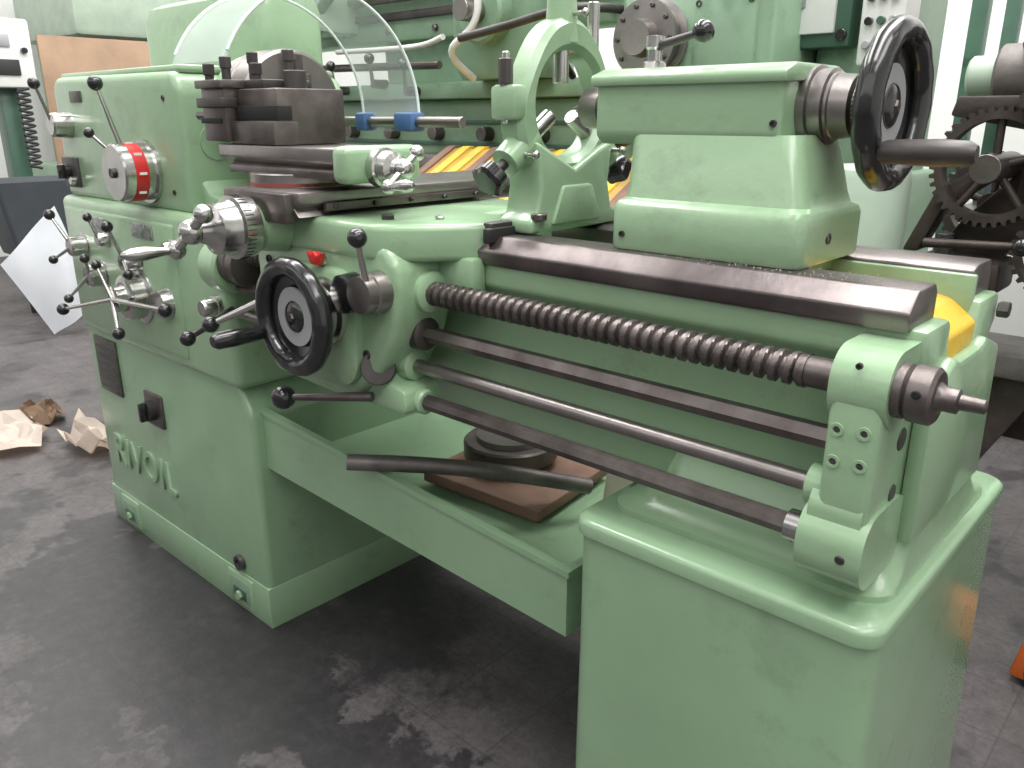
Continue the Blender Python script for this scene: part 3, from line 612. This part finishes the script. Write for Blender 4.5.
# creased white sheet leaning by the bin
bm=bmesh.new(); G=12
q0,q1,q2,q3=Vector((-5.56,1.52,.45)),Vector((-5.58,1.88,.77)),Vector((-5.33,2.04,.60)),Vector((-5.40,1.70,.01))
q4=Vector((-5.31,1.87,.13))
grid=[]
for i in range(G+1):
    row=[]
    for j in range(G+1):
        u,v=i/G,j/G
        p=(q0*(1-u)*(1-v)+q1*(1-v)*u+q4*u*v+q3*(1-u)*v)
        p=p+Vector((.05*math.sin(PI*u)*math.sin(PI*v)+.012*math.sin(7*u+4*v),.035*math.sin(PI*v)*u,0))
        row.append(bm.verts.new(p))
    grid.append(row)
for i in range(G):
    for j in range(G): bm.faces.new((grid[i][j],grid[i+1][j],grid[i+1][j+1],grid[i][j+1]))
bmesh.ops.solidify(bm,geom=bm.faces,thickness=.004)
fin(bm,'white_plastic_sheet',PAPER,parent=None)
def scrap(name,cx,cy,s,m,seed,h=.08):
    random.seed(seed); bm=bmesh.new(); n=16; g=6; V=[]
    for k in range(g):
        ring=[]
        for i in range(n):
            a=2*PI*i/n; r=s*(k+1)/g*(1 if k<g-1 else random.uniform(.7,1.2))
            ring.append(bm.verts.new((cx+r*math.cos(a)*1.3,cy+r*math.sin(a),.006+random.uniform(0,h)*(k/g))))
        V.append(ring)
    c=bm.verts.new((cx,cy,.01))
    for i in range(n): bm.faces.new((V[0][i],V[0][(i+1)%n],c))
    for A,B in zip(V,V[1:]):
        for i in range(n): bm.faces.new((A[i],A[(i+1)%n],B[(i+1)%n],B[i]))
    bmesh.ops.solidify(bm,geom=bm.faces,thickness=.003)
    fin(bm,name,m,smooth=False,parent=None)
scrap('torn_paper',-3.72,.90,.17,CARDL,1,.09)
scrap('torn_paper.001',-3.88,1.10,.09,CARD,2,.10)
scrap('torn_paper.002',-3.38,1.16,.13,CARDL,5,.14)
scrap('leaf_scrap',-1.95,.33,.025,CARD,8,.01)
scrap('leaf_scrap.001',-2.35,.33,.028,CARD,9,.01)
top('green_press_machine')
box('frame',-8.4,-7.6,2.9,3.9,0,2.9,GREENB,.04)
box('head',-8.5,-7.2,2.8,4.6,1.9,2.8,GREENP,.05)
cyl('ram',(-7.4,3.1,1.2),(-7.4,3.1,1.95),.12,STEEL)
box('base',-8.5,-7.1,2.7,3.9,0,.9,GREENB,.04)
top('storage_rack')
for x in (-1.0,.2,1.6):
    for y in (3.8,4.3): box('post',x-.03,x+.03,y-.03,y+.03,0,2.2,GREEND,.003)
for z in (.3,.9,1.5): box('shelf',-1.03,1.63,3.77,4.33,z-.02,z+.02,STEEL,.003)
for i in range(7): box('crate_%d'%i,-.9+i*.35,-.63+i*.35,3.85,4.2,.92,1.1+.05*(i%3),[GBIN,CARD,GREEND,RUST][i%4],.01)
# ================================================================ ROOM
fm=bpy.data.materials.new('oily_shop_floor'); fm.use_nodes=True; nt=fm.node_tree; N=nt.nodes; L=nt.links; b=N['Principled BSDF']
tc=N.new('ShaderNodeTexCoord')
def nz(s,d=6,r=.6,dist=0):
    n=N.new('ShaderNodeTexNoise'); n.inputs['Scale'].default_value=s;n.inputs['Detail'].default_value=d;n.inputs['Roughness'].default_value=r;n.inputs['Distortion'].default_value=dist
    L.new(tc.outputs['Object'],n.inputs['Vector']); return n
def ramp(src,p0,c0,p1,c1):
    r=N.new('ShaderNodeValToRGB'); e=r.color_ramp.elements; e[0].position=p0;e[0].color=c0;e[1].position=p1;e[1].color=c1; L.new(src,r.inputs['Fac']); return r
def mix(f,a,bb,t='MIX'):
    m=N.new('ShaderNodeMixRGB'); m.blend_type=t
    for s,v in (('Fac',f),('Color1',a),('Color2',bb)):
        if isinstance(v,(float,int,tuple)): m.inputs[s].default_value=v
        else: L.new(v,m.inputs[s])
    return m.outputs['Color']
base=ramp(nz(4.5,12,.75).outputs['Fac'],.34,(.060,.054,.055,1),.68,(.120,.108,.110,1)).outputs['Color']
fine=ramp(nz(45,5,.8).outputs['Fac'],.35,(.68,.68,.68,1),.7,(1.18,1.18,1.18,1)).outputs['Color']
base=mix(1.0,base,fine,'MULTIPLY')
br=N.new('ShaderNodeTexBrick'); br.inputs['Scale'].default_value=1; br.inputs['Brick Width'].default_value=.20; br.inputs['Row Height'].default_value=.20; br.offset=0; br.inputs['Mortar Size'].default_value=.004; br.inputs['Mortar Smooth'].default_value=1
br.inputs['Color1'].default_value=(.94,.94,.94,1);br.inputs['Color2'].default_value=(1.06,1.06,1.06,1);br.inputs['Mortar'].default_value=(.6,.6,.6,1)
L.new(tc.outputs['Object'],br.inputs['Vector']); base=mix(.65,base,br.outputs['Color'],'MULTIPLY')
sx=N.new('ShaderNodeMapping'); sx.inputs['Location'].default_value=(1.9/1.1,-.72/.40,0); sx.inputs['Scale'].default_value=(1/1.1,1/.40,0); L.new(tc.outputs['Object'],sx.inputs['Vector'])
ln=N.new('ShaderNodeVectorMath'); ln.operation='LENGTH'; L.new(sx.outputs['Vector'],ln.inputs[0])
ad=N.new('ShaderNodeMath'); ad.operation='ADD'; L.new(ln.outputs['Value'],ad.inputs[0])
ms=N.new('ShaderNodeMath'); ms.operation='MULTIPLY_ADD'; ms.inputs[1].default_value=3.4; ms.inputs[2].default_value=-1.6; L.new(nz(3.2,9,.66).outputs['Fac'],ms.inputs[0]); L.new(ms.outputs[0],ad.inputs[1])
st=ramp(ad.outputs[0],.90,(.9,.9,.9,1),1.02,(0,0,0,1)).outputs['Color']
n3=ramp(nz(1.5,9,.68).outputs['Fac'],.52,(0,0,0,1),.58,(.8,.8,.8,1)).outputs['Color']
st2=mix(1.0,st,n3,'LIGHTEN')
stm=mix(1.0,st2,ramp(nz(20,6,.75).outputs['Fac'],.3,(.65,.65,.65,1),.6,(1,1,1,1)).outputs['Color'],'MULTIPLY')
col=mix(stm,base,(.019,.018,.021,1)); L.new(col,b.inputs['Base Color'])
rg=ramp(st2,0,(.6,.6,.6,1),1,(.36,.36,.36,1)); L.new(rg.outputs['Color'],b.inputs['Roughness'])
bp=N.new('ShaderNodeBump'); bp.inputs['Strength'].default_value=.3; bp.inputs['Distance'].default_value=.003; L.new(nz(25,6,.7).outputs['Fac'],bp.inputs['Height']); L.new(bp.outputs['Normal'],b.inputs['Normal'])
WALL=mat('whitewashed_wall',(.82,.82,.80),.85,var=.10,vscale=1.2)
BLOCKER=mat('fill_blocker_grey',(.30,.31,.31),.85,var=.15,vscale=1.2)  # only for the added blocker behind the camera
ROOF=mat('added_roof_sheet',(.45,.46,.46),.7)
box('floor',-9,5,-5,6,-.1,0,fm,0,parent=None)
box('wall_back',-9,5,5,5.15,0,5.5,WALL,0,parent=None)
box('wall_left',-9.15,-9,-5,5,0,5.5,WALL,0,parent=None)
box('wall_right',5,5.15,-5,5,0,5.5,WALL,0,parent=None)
box('front_fill_blocker',-9,5,-5.15,-5,0,3.6,BLOCKER,0,parent=None)  # unseen, added behind the camera to block world fill light
top('added_roof')  # unseen roof strips and beams, added for contrast and reflections in the metal
for k in range(7): box('added_roof_panel_%d'%k,-9+k*2.1,-9+k*2.1+.9,-5,6,5.5,5.56,ROOF,0)
for k in range(5): box('added_roof_beam_%d'%k,-9,5,-4+k*2.2,-3.85+k*2.2,5.25,5.5,STEELD,0)
# lights
w=bpy.data.worlds.new('daylight'); bpy.context.scene.world=w; w.use_nodes=True
w.node_tree.nodes['Background'].inputs['Color'].default_value=(1,.985,.965,1); w.node_tree.nodes['Background'].inputs['Strength'].default_value=1.85
def area(name,loc,rot,sx,sy,e,col=(1,.99,.97)):
    l=bpy.data.lights.new(name,'AREA'); l.shape='RECTANGLE'; l.size=sx; l.size_y=sy; l.energy=e; l.color=col
    o=bpy.data.objects.new(name,l); C.objects.link(o); o.location=loc; o.rotation_euler=rot
area('skylight_lamp',(-.5,1.9,5.1),(0,0,0),1.1,6,290)
area('skylight_lamp.001',(-3.6,2.2,5.1),(0,0,0),1.1,6,290)
area('skylight_lamp.002',(1.8,-.5,5.0),(0,math.radians(15),0),1.1,5,130)
area('skylight_lamp.003',(-6.5,2.5,5.1),(0,0,0),1.1,5,200)
cam=bpy.data.cameras.new('camera'); co=bpy.data.objects.new('camera',cam); C.objects.link(co)
co.location=(0,0,1.3); co.rotation_euler=(math.radians(71.8),0,math.radians(42.5)); cam.lens=816/1024*36; cam.sensor_width=36; cam.clip_start=.02
bpy.context.scene.camera=co
bpy.context.scene.view_settings.view_transform='Standard'
